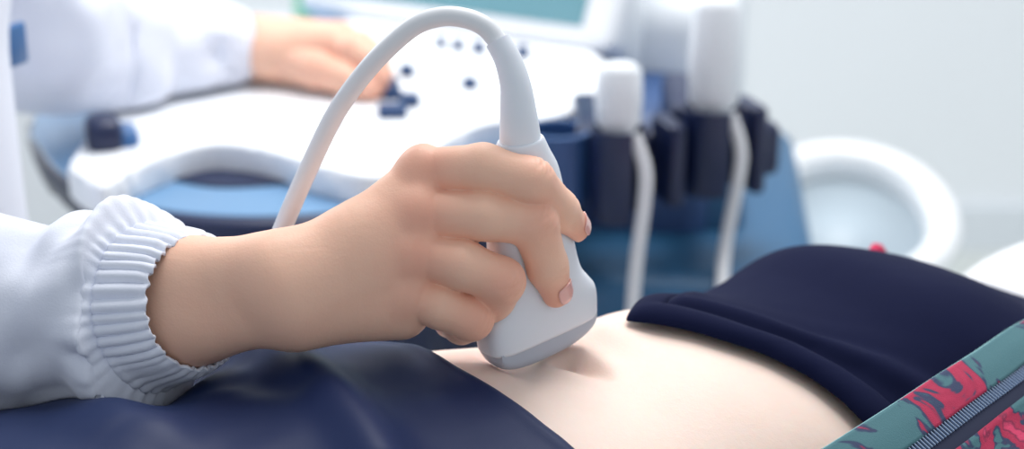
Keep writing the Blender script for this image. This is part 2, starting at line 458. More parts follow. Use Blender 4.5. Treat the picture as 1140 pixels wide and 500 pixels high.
# left hand, resting on the console
LH = lambda px, py, D: at(px, py, D)
L_ = {}
L_['palm'] = [
    (LH(60, 32, 1.52), LH(180, 50, 1.59), .034, .028, .001), (LH(180, 50, 1.59), LH(285, 57, 1.62), .028, .025, .006),
    (LH(285, 54, 1.615), LH(370, 54, 1.590), .026, .020, .014), (LH(285, 52, 1.62), LH(378, 47, 1.612), .026, .020, .014),
    (LH(285, 52, 1.63), LH(380, 46, 1.635), .025, .019, .014), (LH(285, 56, 1.64), LH(372, 52, 1.655), .023, .017, .014),
    (LH(300, 62, 1.60), LH(362, 78, 1.60), .023, .020, .014)]
L_['fingers'] = [
    ([LH(370, 56, 1.59), LH(394, 58, 1.575), LH(412, 68, 1.567), LH(421, 88, 1.562), LH(418, 100, 1.562)], [.017, .0155, .0135, .011, .009]),
    ([LH(378, 48, 1.612), LH(400, 52, 1.60), LH(416, 63, 1.595), LH(425, 84, 1.59), LH(423, 96, 1.59)], [.017, .0155, .0135, .011, .009]),
    ([LH(380, 48, 1.635), LH(398, 54, 1.63), LH(413, 64, 1.625), LH(419, 82, 1.62), LH(414, 92, 1.62)], [.016, .0145, .0125, .010, .0085]),
    ([LH(372, 53, 1.655), LH(388, 57, 1.65), LH(402, 66, 1.645), LH(404, 82, 1.64), LH(398, 90, 1.64)], [.014, .012, .011, .009, .008]),
    ([LH(318, 66, 1.60), LH(352, 78, 1.578), LH(378, 86, 1.566), LH(398, 95, 1.558), LH(412, 101, 1.555)], [.020, .018, .015, .0125, .0095])]
allp2 = np.array([p for f in L_['fingers'] for p in f[0]]+[c[i] for c in L_['palm'] for i in (0, 1)])
LF = Field(allp2.min(0)-.045, allp2.max(0)+.045, .0022)
build_hand(LF, L_); LV, LFc = LF.mesh(2)
LV[:, 2] = np.maximum(LV[:, 2], .8662)   # the fingers rest on the panel
# torso and upper arms (inside the coat)
TC = np.array([-.47, .27, 0])
R_EL, R_SH = np.array([-.375, -.005, .985]), np.array([-.47, .06, 1.25])
L_EL, L_SH = np.array([-.42, .62, .97]), np.array([-.47, .42, 1.25])
BF = Field((-.75, -.15, .45), (-.1, .85, 1.5), .008)
for f in (cone(HP(60, 342, -6), R_EL, .030, .036), cone(R_EL, R_SH, .038, .050), cone(LH(60, 30, 1.52), L_EL, .034, .036), cone(L_EL, L_SH, .038, .050),
          ell((-.48, .24, 1.05), (.10, .17, .26)), ell((-.48, .24, .72), (.11, .17, .2)), cone(R_SH+(0, .03, 0), L_SH-(0, .03, 0), .06, .06), cone((-.48, .24, 1.25), (-.47, .24, 1.38), .06, .055)):
    BF.add(*f, .03)
BV, BFc = BF.mesh(2)
V = np.concatenate([HV, LV, BV]); F = np.concatenate([HFc, LFc+len(HV), BFc+len(HV)+len(LV)])
sono = from_np('person', V, F, M['hand'])
tag(sono, 'person in a white gathered-cuff coat, one hand pressing the probe, the other on the console', 'person')
sp = [(p, .016, .55) for p in (HP(474, 190, -24), HP(468, 240, -36), HP(464, 285, -42))]+[(HP(455, 327, -42), .013, .4)]
sp += [(HP(602, 190, -26), .013, .4), (HP(606, 244, -36), .013, .4), (HP(566, 314, -44), .014, .5), (HP(532, 354, -42), .013, .5)]
sp += [(IDX[4], .012, .7), (MID[4], .012, .8), (LH(420, 95, 1.57), .03, .7), (LH(370, 70, 1.58), .03, .5)]
flush_attr(sono.data, V, sp)

def nail(tip, prev, outward, wid, length, parent, fld, off=.0004):
    """a curved nail plate laid on the fingertip"""
    tip = np.array(tip); ax = tip-np.array(prev); ax /= np.linalg.norm(ax)
    o = np.array(outward, float); o -= ax*(o@ax); o /= np.linalg.norm(o); s_ = np.cross(ax, o)
    nu, nv = 15, 17; V = []
    for i in range(nu):
        for j in range(nv):
            a = i/(nu-1)*2-1; b = j/(nv-1)*2-1
            # rounded outline
            wx = wid*b*(1-.18*max(0, -a)**3-.45*max(0, a)**4); ly = length*(a*(1-.14*b*b))
            ang = wx/.0075
            P = tip+ax*(ly+.001)+ (s_*math.sin(ang)+o*math.cos(ang))*.0105
            V.append(P)
    V = np.array(V)
    for _ in range(14):
        d = fld.sample(V); g = fld.grad(V); V = V-g*(np.clip(d-off, -.002, .002))[:, None]*.7
    F = grid_faces(nu, nv)
    ob = from_np('fingernail', V, F, M['nail'], parent)
    md = ob.modifiers.new('thick', 'SOLIDIFY'); md.thickness = .0007; md.offset = 0
    return ob
nail(IDX[4], IDX[3], RT*.95-FW*.20+UP*.15, .0052, .0062, sono, HF)
nail(MID[4], MID[3], RT*.85-FW*.75, .0055, .0065, sono, HF)

# ------------------------------------------------------------------ the coat
def sleeve(pts, rads, ref, skewfun, ng, seed, n=260, seg=288, s_seam=.86, s_in=.995, amp=.0022, sag=None, foldamp=.006):
    C = bezier_pts(pts, n); T, N, B = frames(C, ref)
    s = np.linspace(0, 1, n); R = np.interp(s, np.array(rads)[:, 0], np.array(rads)[:, 1])
    k = np.ones(9)/9; R = np.convolve(np.pad(R, 4, mode='edge'), k, 'valid')
    a = np.linspace(0, 2*PI, seg, endpoint=False)
    dirv = np.cos(a)[None, :, None]*N[:, None]+np.sin(a)[None, :, None]*B[:, None]
    P0 = C[:, None]+R[:, None, None]*dirv
    cuff = sstep(s_seam-.012, s_seam+.015, s)*(1-.4*sstep(.975, 1, s))
    fade = np.exp(-np.clip(s_seam-s, 0, 1)/.05)*(s < s_seam)
    ph = a[None, :]*ng+1.3*np.sin(a*5+seed)[None, :]+.9*vnoise(np.stack([np.cos(a)*3, np.sin(a)*3, a*0+seed], -1), 1.3)[None, :]*2
    gath = np.sin(ph+.5*vnoise(P0, 30))
    gath = np.where(gath > 0, gath, gath*.75)
    disp = amp*gath*(cuff+.85*fade)[:, None]*(.75+.9*vnoise(P0+7, 55))
    # seam pinch
    disp -= (.0022*np.exp(-((s-s_seam)/.006)**2))[:, None]
    body = (1-sstep(s_seam-.05, s_seam, s))[:, None]
    disp += body*foldamp*(vnoise(P0*np.array([1, 1, 1]), 14)+.45*vnoise(P0+3, 34))
    disp += body*.0045*vnoise(np.stack([np.cos(a)[None, :]*2.4+0*s[:, None], np.sin(a)[None, :]*2.4+s[:, None]*5, s[:, None]*16+a[None, :]*0], -1)+seed, 1.0)
    # long soft folds running into the cuff
    disp += body*foldamp*.6*np.sin(a[None, :]*7+s[:, None]*9+seed)*np.exp(-np.clip(s_seam-s, 0, 1)/.12)[:, None]
    if sag: disp = disp+sag(s[:, None], dirv, C)
    P = P0+disp[..., None]*dirv
    P = P+skewfun(s[:, None], dirv)[..., None]*T[:, None]
    return P
def cloth(name, P, m, parent, wrap=True, thick=.0012, offset=1):
    n, sg, _ = P.shape
    o = from_np(name, P.reshape(-1, 3), grid_faces(n, sg, wrap_m=wrap), m, parent)
    md = o.modifiers.new('thick', 'SOLIDIFY'); md.thickness = thick; md.offset = offset
    return o
rs_pts = [R_SH, (R_SH+R_EL)/2+np.array([-.02, -.01, 0]), R_EL, HP(-60, 348, 4), HP(40, 345, -6), HP(110, 342, -16), HP(165, 340, -24), HP(222, 337, -32)]
rs_rad = [(0, .07), (.3, .062), (.5, .050), (.62, .044), (.72, .047), (.80, .049), (.855, .044), (.875, .0375), (.93, .0365), (.985, .0335), (1, .0305)]
def rs_sag(s, dv, C):
    dn = np.clip(-(dv@UP), 0, 1); upw = np.clip(dv@UP, 0, 1)
    return .019*dn**1.5*np.exp(-((s-.80)/.06)**2)+.006*upw**2*np.exp(-((s-.815)/.05)**2)-.009*np.exp(-((dv@UP+.50+.8*(s-.82))/.12)**2)*np.exp(-((s-.80)/.055)**2)-.004*np.exp(-((dv@UP-.25-1.5*(s-.80))/.10)**2)*np.exp(-((s-.82)/.04)**2)
def rs_skew(s, dv):
    return sstep(.78, .87, s)*(-.012*np.clip(-(dv@FW), -1, 1)+.0007*np.sin(23*np.arctan2(dv@UP, dv@FW))*sstep(.97, 1, s))
RS = sleeve(rs_pts, rs_rad, (0, 0, 1), rs_skew, 40, 2.2, sag=rs_sag, amp=.0015, s_seam=.872)
ncut = int(.872*260)
coat = cloth('coat', RS[:ncut+1], M['coat'], sono)
cf = cloth('cuff', RS[ncut:], M['coat'], coat, thick=.0018); tag(cf, 'gathered elastic cuff at the wrist')
ls_pts = [L_SH, (L_SH+L_EL)/2+np.array([-.03, .01, 0]), L_EL, LH(90, 40, 1.53), LH(150, 46, 1.565), LH(210, 53, 1.595), LH(271, 57, 1.618)]
ls_rad = [(0, .075), (.3, .075), (.5, .070), (.7, .062), (.85, .055), (.93, .046), (1, .036)]
def ls_sag(s, dv, C):
    dn = np.clip(-(dv@UP), 0, 1)
    return .022*dn**1.3*np.exp(-((s-.58)/.16)**2)
LS = sleeve(ls_pts, ls_rad, (0, 0, 1), lambda s, dv: 0*s*dv[..., 0], 24, 1.1, n=120, seg=120, sag=ls_sag, s_seam=.93, amp=.0015, foldamp=.008)
LS[..., 2] = np.where(LS[..., 2] < .8805, .8675+.013*np.exp((LS[..., 2]-.8805)/.013), LS[..., 2])   # the cloth lies on the console
# torso of the coat
nz_, na_ = 60, 96
zz = np.linspace(.50, 1.30, nz_); aa = np.linspace(0, 2*PI, na_, endpoint=False)
hx = np.interp(zz, [.5, .7, .85, 1.05, 1.2, 1.27, 1.30], [.19, .165, .14, .14, .12, .09, .06]); hy = np.interp(zz, [.5, .7, .9, 1.1, 1.2, 1.27, 1.30], [.20, .20, .20, .22, .21, .15, .08])
TP = np.stack([TC[0]+hx[:, None]*np.cos(aa), TC[1]+hy[:, None]*np.sin(aa), np.repeat(zz[:, None], na_, 1)], -1)
dv = np.stack([np.cos(aa), np.sin(aa), aa*0], -1)[None]
fold = .012*np.sin(aa*9+2*vnoise(TP, 5))*(1-sstep(.6, 1.1, zz))[:, None]+.01*vnoise(TP, 9)
TP = TP+fold[..., None]*dv
# join torso and left sleeve into the coat mesh
def append_mesh(o, V, F):
    bm = bmesh.new(); bm.from_mesh(o.data)
    vs = [bm.verts.new(tuple(map(float, v))) for v in V]
    for f in F: bm.faces.new([vs[i] for i in f])
    for f in bm.faces: f.smooth = True
    bm.to_mesh(o.data); bm.free()
lc = int(.93*120)
append_mesh(coat, TP.reshape(-1, 3), grid_faces(nz_, na_, wrap_m=True)); append_mesh(coat, LS[:lc+1].reshape(-1, 3), grid_faces(lc+1, 120, wrap_m=True))
cloth('cuff', LS[lc:], M['coat'], coat)
bm = bmesh.new(); bmesh.ops.create_cube(bm, size=1); bmesh.ops.scale(bm, vec=(.007, .034, .030), verts=bm.verts); bmesh.ops.bevel(bm, geom=bm.edges[:], offset=.003, segments=2, affect='EDGES', profile=.5)
bpos = at(10, 52, 1.18)
bd = from_bm('pocket_badge', bm, M['blue'], coat); bd.location = bpos; bd.rotation_euler = (0, 0, -.4)
tag(bd, 'blue badge on the coat front')

# ------------------------------------------------------------------ patient
PHI = math.radians(33)
AX = np.array([math.cos(PHI), math.sin(PHI)]); CX = np.array([math.sin(PHI), -math.cos(PHI)])
O2 = CON[:2].copy()
BED_Z = .72
ZC = .805
ZT = np.array([(-.45, .927), (-.3, .927), (-.18, .920), (-.08, .930), (-.03, .930), (.02, .9285), (.07, .934), (.11, .928), (.145, .919), (.18, .918), (.22, .926), (.27, .916), (.33, .889), (.40, .858), (.47, .835)])
WT = np.array([(-.45, .19), (-.2, .185), (-.08, .172), (0, .162), (.1, .160), (.2, .17), (.32, .185), (.40, .17), (.47, .10)])
def smooth_interp(u, T):
    # smooth piecewise curve through the table
    q = bezier_pts(T, 400); o = np.argsort(q[:, 0]); return np.interp(u, q[o, 0], q[o, 1])
def torso(u, v01, th):
    pass
def FAR_(u): return np.interp(u, [-.07, .02], [1.0, .58])
def ztop(u, v, W=None, extra=0):
    H = smooth_interp(u, ZT)+extra-ZC; W = smooth_interp(u, WT) if W is None else W
    W = np.where(np.asarray(v) < 0, W*FAR_(u), W)
    return ZC+H*np.sqrt(np.clip(1-(np.abs(v)/W)**2.0, 0, 1))
def uv_at(px, py, W=None, extra=0):
    z = .93
    for _ in range(40):
        P = onz(px, py, z); q = P[:2]-O2; u, v = q@AX, q@CX
        z = .6*z+.4*float(ztop(u, v, W, extra))
    return u, v
def w3(u, v, z):
    return np.stack([O2[0]+u*AX[0]+v*CX[0], O2[1]+u*AX[1]+v*CX[1], z], -1)
def section(u, th):
    """point and outward direction of the torso surface"""
    H = smooth_interp(u, ZT)-ZC; W = smooth_interp(u, WT); hb = ZC-BED_Z-.012
    c, s_ = np.cos(th), np.sin(th)
    W = np.where(c < 0, W*FAR_(u), W)
    v = W*c; z = np.where(s_ >= 0, ZC+H*s_, ZC-hb*np.abs(s_)**.6)
    nv = c/W; nz = np.where(s_ >= 0, s_/H, s_/hb)
    L = np.sqrt(nv**2+nz**2); return v, z, nv/L, nz/L
def pt(u, th, off=0):
    v, z, nv, nz = section(u, th)
    return w3(u, v+off*nv, z+off*nz)
NT = 300
# denser sampling on the upper side
thh = np.concatenate([np.linspace(-.15, PI+.15, 240), np.linspace(PI+.15, 2*PI-.15, 62)[1:-1]])
NT = len(thh)
uu = np.concatenate([np.linspace(-.44, -.09, 50)[:-1], np.linspace(-.09, .17, 200), np.linspace(.17, .47, 60)[1:]])
Ug, Tg = np.meshgrid(uu, thh, indexing='ij')
v, z, nv, nz = section(Ug, Tg)
# the belly yields under the lens; a crease forms at its right-hand end
d = w3(Ug, v, z)-CON
lx = d@pe; lz = d@pn
inten = np.exp(-(lz/.020)**2)*np.exp(-(np.clip(np.abs(lx)-.018, 0, 1)/.012)**2)
lens_z = CON[2]+lx*pe[2]+.010*(1-np.sqrt(np.clip(1-np.abs(np.clip(lx/.0285, -1, 1))**2.6, 0, 1)))+.0
top = Tg
z0 = z.copy()
up_mask = np.sin(Tg) > .5
z = np.where(up_mask & (np.abs(lz) < .05), z+inten*np.minimum(0, lens_z-.0032-z), z)
z = z+up_mask*.004*np.exp(-((lx-.045)/.013)**2-((lz-.002)/.02)**2)+up_mask*.003*np.exp(-((lx+.042)/.014)**2-(lz/.02)**2)
# skin fold running out from the right-hand corner of the lens
nu_, nv_ = uv_at(650, 408)
qa, qb = np.array(uv_at(632, 401)), np.array(uv_at(684, 424)); ab = qb-qa
tt_ = np.clip(((Ug-qa[0])*ab[0]+(v-qa[1])*ab[1])/(ab@ab), 0, 1)
dx_ = np.sqrt((Ug-qa[0]-tt_*ab[0])**2+(v-qa[1]-tt_*ab[1])**2)
sg_ = np.sign((Ug-qa[0])*ab[1]-(v-qa[1])*ab[0])
z = z-up_mask*(.0065*(1-tt_)**.7*np.exp(-(dx_/(.0045+.003*(1-tt_)))**2))+up_mask*.0022*(1-tt_)*np.exp(-((dx_-.011)/.006)**2)
Vb = w3(Ug, v, z)
Fb = grid_faces(len(uu), NT, wrap_m=True)
Fb.append(tuple(range(NT))); Fb.append(tuple(reversed(range((len(uu)-1)*NT, len(uu)*NT))))
pat = from_np('person', Vb.reshape(-1, 3), Fb, M['belly'])
tag(pat, 'person lying with bare belly, navy shirt pulled up, navy trousers and floral jacket', 'person')
flush_attr(pat.data, Vb.reshape(-1, 3), [(w3(np.array(nu_), np.array(nv_), np.array(.928)), .012, .4), (CON-pe*.03-pn*.012, .02, .6), (CON+pe*.02-pn*.0, .02, .4)])

def edge_fun(pix, extra=0.0, W=None, far=-.25):
    q = np.array([uv_at(x, y, W, extra) for x, y in pix]); o = np.argsort(q[:, 1]); q = q[o]
    def f(v):
        u = np.interp(v, q[:, 1], q[:, 0])
        lo = (q[1]-q[0])/(np.linalg.norm(q[1]-q[0])+1e-9); hi = q[-1]-q[-2]
        u = np.where(v < q[0, 1], q[0, 0]+far*(q[0, 1]-v), u)
        u = np.where(v > q[-1, 1], q[-1, 0]+(v-q[-1, 1])*np.clip(hi[0]/hi[1], -.3, .6), u)
        return u
    return f, q
tr_edge, tq = edge_fun([(436, 386), (470, 392), (510, 408), (560, 438), (605, 470), (640, 500)], .006)
sh_edge, sq = edge_fun([(700, 356), (740, 360), (800, 375), (850, 392), (900, 418), (935, 445), (962, 473)], .006, far=1.1)
print('tq', np.round(tq, 3).tolist()); print('sq', np.round(sq, 3).tolist())
def ridge(u, v, pix, w, amp, fall=1.0, extra=.01):
    """a soft cloth ridge along a line given as points on the cloth"""
    q = np.array([uv_at(x, y, None, extra) for x, y in pix]); q = bezier_pts(q, 30)
    d2 = np.full(u.shape, 9.0)
    for a, b in zip(q[:-1], q[1:]):
        ab = b-a; t = np.clip(((u-a[0])*ab[0]+(v-a[1])*ab[1])/(ab@ab+1e-12), 0, 1)
        d2 = np.minimum(d2, (u-a[0]-t*ab[0])**2+(v-a[1]-t*ab[1])**2)
    return amp*np.exp(-d2/w**2)
# trousers
thc = thh
S_ = np.linspace(0, 1, 220)
vth = section(np.zeros(len(thc)), thc)[0]
ue = tr_edge(vth)
Ut = -.43+(ue[None]+.43)*S_[:, None]; Tt = np.repeat(thc[None], len(S_), 0)
v, z, nv, nz = section(Ut, Tt)
topm = sstep(.1, .5, np.sin(Tt))
disp = .004+.010*sstep(-.08, -.16, Ut)*topm
disp = disp+topm*(ridge(Ut, v, [(258, 416), (300, 406), (345, 426), (385, 462), (420, 520)], .015, .012)
                  +ridge(Ut, v, [(-30, 440), (60, 445), (120, 470), (165, 505)], .020, .010)-ridge(Ut, v, [(95, 456), (135, 458), (185, 440)], .022, .013)
                  +ridge(Ut, v, [(320, 398), (400, 390), (440, 390)], .020, .006)
                  
                  -ridge(Ut, v, [(270, 440), (330, 445)], .012, .003)
                  +.0025*vnoise(w3(Ut, v, z), 16)+.0008*vnoise(w3(Ut, v, z), 60))
wd = (ue[None]-Ut)
disp = np.maximum(disp, .003)
disp = disp+.0012*np.exp(-((wd-.004)/.004)**2)-.0035*np.exp(-(wd/.0012)**2)
tro = cloth('trousers', w3(Ut, v+disp*nv, z+disp*nz), M['trousers'], pat, thick=.002, offset=-1)
# the sleeve lies on the trousers: lift what would sink into them
from mathutils.bvhtree import BVHTree
bvh = BVHTree.FromPolygons([v_.co.copy() for v_ in tro.data.vertices], [tuple(p.vertices) for p in tro.data.polygons])
for ob in (coat, cf):
    for v_ in ob.data.vertices:
        if v_.co.y > .12 or v_.co.z > 1.02 or v_.co.z < .82: continue
        hit = bvh.ray_cast(Vector((v_.co.x, v_.co.y, 1.2)), Vector((0, 0, -1)))
        if hit[0] is not None and v_.co.z < hit[0].z+.0035: v_.co.z = hit[0].z+.0035
# shirt
S_ = np.linspace(0, 1, 300)**1.25
us = sh_edge(vth)
Us = us[None]+(.46-us[None])*S_[:, None]; Ts = np.repeat(thc[None], len(S_), 0)
v, z, nv, nz = section(Us, Ts)
wd = Us-us[None]; topm = sstep(.05, .45, np.sin(Ts))
fs = .12+.88*sstep(-.03, .015, v)
disp = .004+topm*fs*(.0075*np.sqrt(np.clip(1-((wd-.011)/.0115)**2, 0, 1))*(wd < .0225)
                  +.006*np.exp(-((wd-.034-.10*np.clip(v+.02, 0, 1))/.010)**2)
                  -.0015*np.exp(-((wd-.0235)/.0016)**2)+.0025*sstep(.03, .08, wd)
                  +.0018*vnoise(np.stack([wd*60, v*9, v*0], -1), 1)*np.exp(-wd/.06)+.0012*vnoise(w3(Us, v, z), 20))
# breasts under the shirt
disp = disp+topm*(.013*np.exp(-((Us-.205)/.055)**2-((v+.065)/.05)**2)+.011*np.exp(-((Us-.235)/.06)**2-((v-.075)/.05)**2))
shirt = cloth('shirt', w3(Us, v+disp*nv, z+disp*nz), M['shirt'], pat, thick=.002, offset=-1)
# jacket: near front panel with zip, far front panel
ZJ = np.array([(-.2, .945), (.0, .946), (.1, .945), (.2, .940), (.3, .922), (.45, .875)])
def zj(u, v):
    H = smooth_interp(np.clip(u, -.2, .44), ZJ)-ZC
    return ZC+H*np.sqrt(np.clip(1-(np.abs(v)/.235)**2, 0, 1))
def uvj(px, py):
    z = .92
    for _ in range(40):
        P = onz(px, py, z); q = P[:2]-O2; u, v = q@AX, q@CX
        z = .6*z+.4*float(zj(u, v))
    return np.array((u, v))
E = np.array([uvj(x, y) for x, y in ((880, 526), (925, 498), (980, 463), (1030, 430), (1085, 395), (1140, 360))])
Z1 = np.array([uvj(x, y) for x, y in ((1012, 500), (1140, 408))])
dirE = E[-1]-E[0]; dirE /= np.linalg.norm(dirE)
E = np.concatenate([[E[0]-dirE*.06], E, [E[-1]+dirE*.05, E[-1]+dirE*.12]])
Ec = bezier_pts(E, 160)
nrm = np.array([-dirE[1], dirE[0]]); 
if nrm[1] < 0: nrm = -nrm
wz = float(np.mean((Z1-E[1])@nrm))
print('zip offset', wz)
jk = None
def strip(name, w0, w1, lift, m, parent, nw=12, thick=.0012, wob=0):
    w = np.linspace(w0, w1, nw)
    UV = Ec[:, None]+w[None, :, None]*nrm
    P = w3(UV[..., 0], UV[..., 1], zj(UV[..., 0], UV[..., 1])+(lift(w)[None] if callable(lift) else lift)+wob*vnoise(np.stack([UV[..., 0], UV[..., 1], 0*UV[..., 0]], -1), 25))
    return cloth(name, P, m, parent, wrap=False, thick=thick)
jk = strip('jacket', wz+.0095, .15, lambda w: .003*np.exp(-(w-wz-.0095)/.004)+.0005, M['jacket'], pat, nw=60, wob=.003)
tag(jk, 'teal and red floral jacket lying open')
fc = strip('front_facing', 0, wz-.003, lambda w: .0006+.0012*np.exp(-((w-wz/2)/.009)**2), M['jacket'], jk, nw=14, wob=.0006)
tp = strip('zip_tape', wz-.005, wz+.013, -.0006, M['tape'], jk, nw=8)
tag(tp, 'dark zip tape')
# piping along the edge
UV = Ec; P = w3(UV[:, 0], UV[:, 1], zj(UV[:, 0], UV[:, 1])+.0012)
rebase(tube('edge_piping', P[::4], .0009, M['pipe'], jk, n=160, seg=8))
# teeth
bm = bmesh.new()
L = np.concatenate([[0], np.cumsum(np.linalg.norm(np.diff(P, axis=0), axis=1))]); tot = L[-1]
nt_ = int(tot/.0024)
for i in range(nt_):
    s_ = i*.0024; k = np.array([np.interp(s_, L, Ec[:, 0]), np.interp(s_, L, Ec[:, 1])])
    a = k+nrm*(wz-.0035); b = k+nrm*(wz+.0030)
    A = w3(a[0], a[1], zj(*a)+.0012); B = w3(b[0], b[1], zj(*b)+.0012)
    tv = (B-A)/np.linalg.norm(B-A); k2 = k+dirE*.001; lv = w3(k2[0], k2[1], zj(*k2))-w3(k[0], k[1], zj(*k)); lv -= tv*(lv@tv); lv /= np.linalg.norm(lv); n_ = np.cross(tv, lv); n_ = n_ if n_[2] > 0 else -n_
    q = [A+lv*sx*.00058+n_*sz*.0009 for sx, sz in ((-1, 0), (1, 0), (.6, 1), (-.6, 1))]+[B+lv*sx*.00058+n_*sz*.0009 for sx, sz in ((-1, 0), (1, 0), (.6, 1), (-.6, 1))]
    vs = [bm.verts.new(tuple(x)) for x in q]
    for f in ((0, 1, 2, 3), (7, 6, 5, 4), (0, 4, 5, 1), (1, 5, 6, 2), (2, 6, 7, 3), (3, 7, 4, 0)): bm.faces.new([vs[j] for j in f])
zt = from_bm('zip_teeth', bm, M['metal'], jk, smooth=False); tag(zt, 'metal zip teeth')
# far panel of the jacket, showing as a bit of pink past the chest
uf = np.linspace(.20, .44, 50); wf = np.linspace(0, 1, 24)
Uf, Wf = np.meshgrid(uf, wf, indexing='ij')
vf = -.080-.10*Wf
zf = ztop(Uf, vf, .19, .002)-.012*Wf**.5+.014*np.exp(-((Uf-.325)/.016)**2-((Wf-.10)/.15)**2)*3.0-.012*(1-np.exp(-((Uf-.325)/.03)**2))+.004*vnoise(np.stack([Uf, vf, 0*Uf], -1), 22)
fp = cloth('jacket_panel', w3(Uf, vf, zf), M['jacket_lining'], jk, wrap=False)
tag(fp, 'red lining of the far jacket front')

# ------------------------------------------------------------------ bed
def boxm(cx, cy, cz, sx, sy, sz, rot=0, bev=.01, seg=3):
    bm = bmesh.new(); bmesh.ops.create_cube(bm, size=1); bmesh.ops.scale(bm, vec=(sx, sy, sz), verts=bm.verts)
    if bev: bmesh.ops.bevel(bm, geom=bm.edges[:], offset=bev, segments=seg, affect='EDGES', profile=.5)
    bmesh.ops.rotate(bm, cent=(0, 0, 0), matrix=Matrix.Rotation(rot, 3, 'Z'), verts=bm.verts)
    bmesh.ops.translate(bm, vec=(cx, cy, cz), verts=bm.verts); return bm
bc = O2+AX*.05
bed = empty('examination_bed', (bc[0], bc[1], 0), 'white-sheeted examination bed under the lying person', 'bed')
rebase(from_bm('mattress', boxm(bc[0], bc[1], BED_Z-.06, 1.75, .42, .12, PHI, .02, 4), M['sheet'], bed))
rebase(from_bm('bed_frame', boxm(bc[0], bc[1], BED_Z-.15, 1.72, .38, .06, PHI, .01), M['bedframe'], bed))
for sx in (-1, 1):
    for sy in (-1, 1):
        q = bc+AX*.75*sx+CX*.16*sy
        rebase(from_bm('leg', boxm(q[0], q[1], (BED_Z-.18)/2, .04, .04, BED_Z-.18, PHI, .006), M['bedframe'], bed))
# pillow
pc = O2+AX*.52-CX*.02
nP = 40; a = np.linspace(-1, 1, nP); A_, B_ = np.meshgrid(a, a, indexing='ij')
hgt = .036*((1-A_**4).clip(0)*(1-B_**4).clip(0))**.45
def pil(sg): 
    return w3(.72+.15*A_*(1-.06*B_**2), -.03+.23*B_*(1-.06*A_**2), BED_Z+.040+sg*hgt)
Vp = np.concatenate([pil(1).reshape(-1, 3), pil(-1).reshape(-1, 3)])
Fp = grid_faces(nP, nP); Fp = Fp+[tuple(reversed([i+nP*nP for i in f])) for f in Fp]
po = from_np('pillow', Vp, Fp, M['sheet']); tag(po, 'white pillow on the bed behind the navy-shirted chest', 'pillow')
bm = bmesh.new(); bm.from_mesh(po.data); bmesh.ops.remove_doubles(bm, verts=bm.verts, dist=1e-4); bmesh.ops.recalc_face_normals(bm, faces=bm.faces); bm.to_mesh(po.data); bm.free()

# ------------------------------------------------------------------ ultrasound machine
mach = empty('ultrasound_machine', (.0, .9, 0), 'white and navy ultrasound machine with control console, monitor and probe cups', 'ultrasound machine')
def prism(pts, z1, z0, bev=.012, inset=0, seg=4):
    bm = bmesh.new()
    vs = [bm.verts.new((float(p[0]), float(p[1]), z1)) for p in pts]
    f = bm.faces.new(vs); r = bmesh.ops.extrude_face_region(bm, geom=[f])
    ev = [g for g in r['geom'] if isinstance(g, bmesh.types.BMVert)]
    c = np.mean([v.co[:] for v in ev], 0)
    for v in ev:
        v.co.z = z0; v.co.x += (c[0]-v.co.x)*inset; v.co.y += (c[1]-v.co.y)*inset
    es = [e for e in bm.edges if abs(e.verts[0].co.z-e.verts[1].co.z) < 1e-6]
    bmesh.ops.bevel(bm, geom=es, offset=bev, segments=seg, affect='EDGES', profile=.5, clamp_overlap=True)
    return bm
def outline(pix, z, n=90):
    P = [onz(x, y, z) for x, y in pix]; P.append(P[0]); q = bezier_pts(P, n+1)[:-1]; return q[:, :2]
def mpart(name, bm, m, parent=None, **k):
    return rebase(from_bm(name, bm, m, parent or mach, sharp=k.pop('sharp', 45), **k))
tray = outline([(28, 148), (58, 190), (108, 222), (180, 242), (260, 249), (340, 247), (420, 236), (500, 215), (580, 198), (640, 165), (680, 100), (660, 50), (560, 20), (400, 10), (220, 40), (90, 90), (38, 122)], .838)
mpart('console_tray', prism(tray, .838, .800, .010, .03), M['navy'], sharp=60)
inl = outline([(34, 150), (64, 188), (112, 216), (180, 234), (260, 241), (340, 239), (420, 229), (500, 209), (580, 192), (632, 163), (670, 100), (650, 55), (560, 26), (400, 16), (220, 46), (96, 94), (46, 124)], .8385)
mpart('tray_top', prism(inl, .8395, .836, .0012, 0), M['tray_sheen'], sharp=60)
low = outline([(185, 246), (260, 252), (340, 250), (420, 240), (500, 222), (580, 205), (636, 170), (668, 100), (560, 40), (400, 30), (250, 90), (170, 170)], .82)
mpart('console_underside', prism(low, .815, .66, .02, .10), M['navy'], sharp=60)
pan = outline([(75, 186), (100, 203), (116, 207), (134, 197), (175, 176), (237, 160), (300, 168), (360, 186), (415, 196), (455, 182), (500, 154), (545, 136), (610, 130), (660, 108), (676, 70), (600, 34), (420, 18), (230, 50), (140, 100), (100, 150)], .865, 130)
pn_ = mpart('control_panel', prism(pan, .865, .8385, .008, .0), M['white'], sharp=60)
mpart('handle_slot', prism(outline([(192, 200), (232, 190), (262, 192), (332, 200), (300, 206), (240, 208)], .8405, 40), .842, .8385, .001), M['navy'])
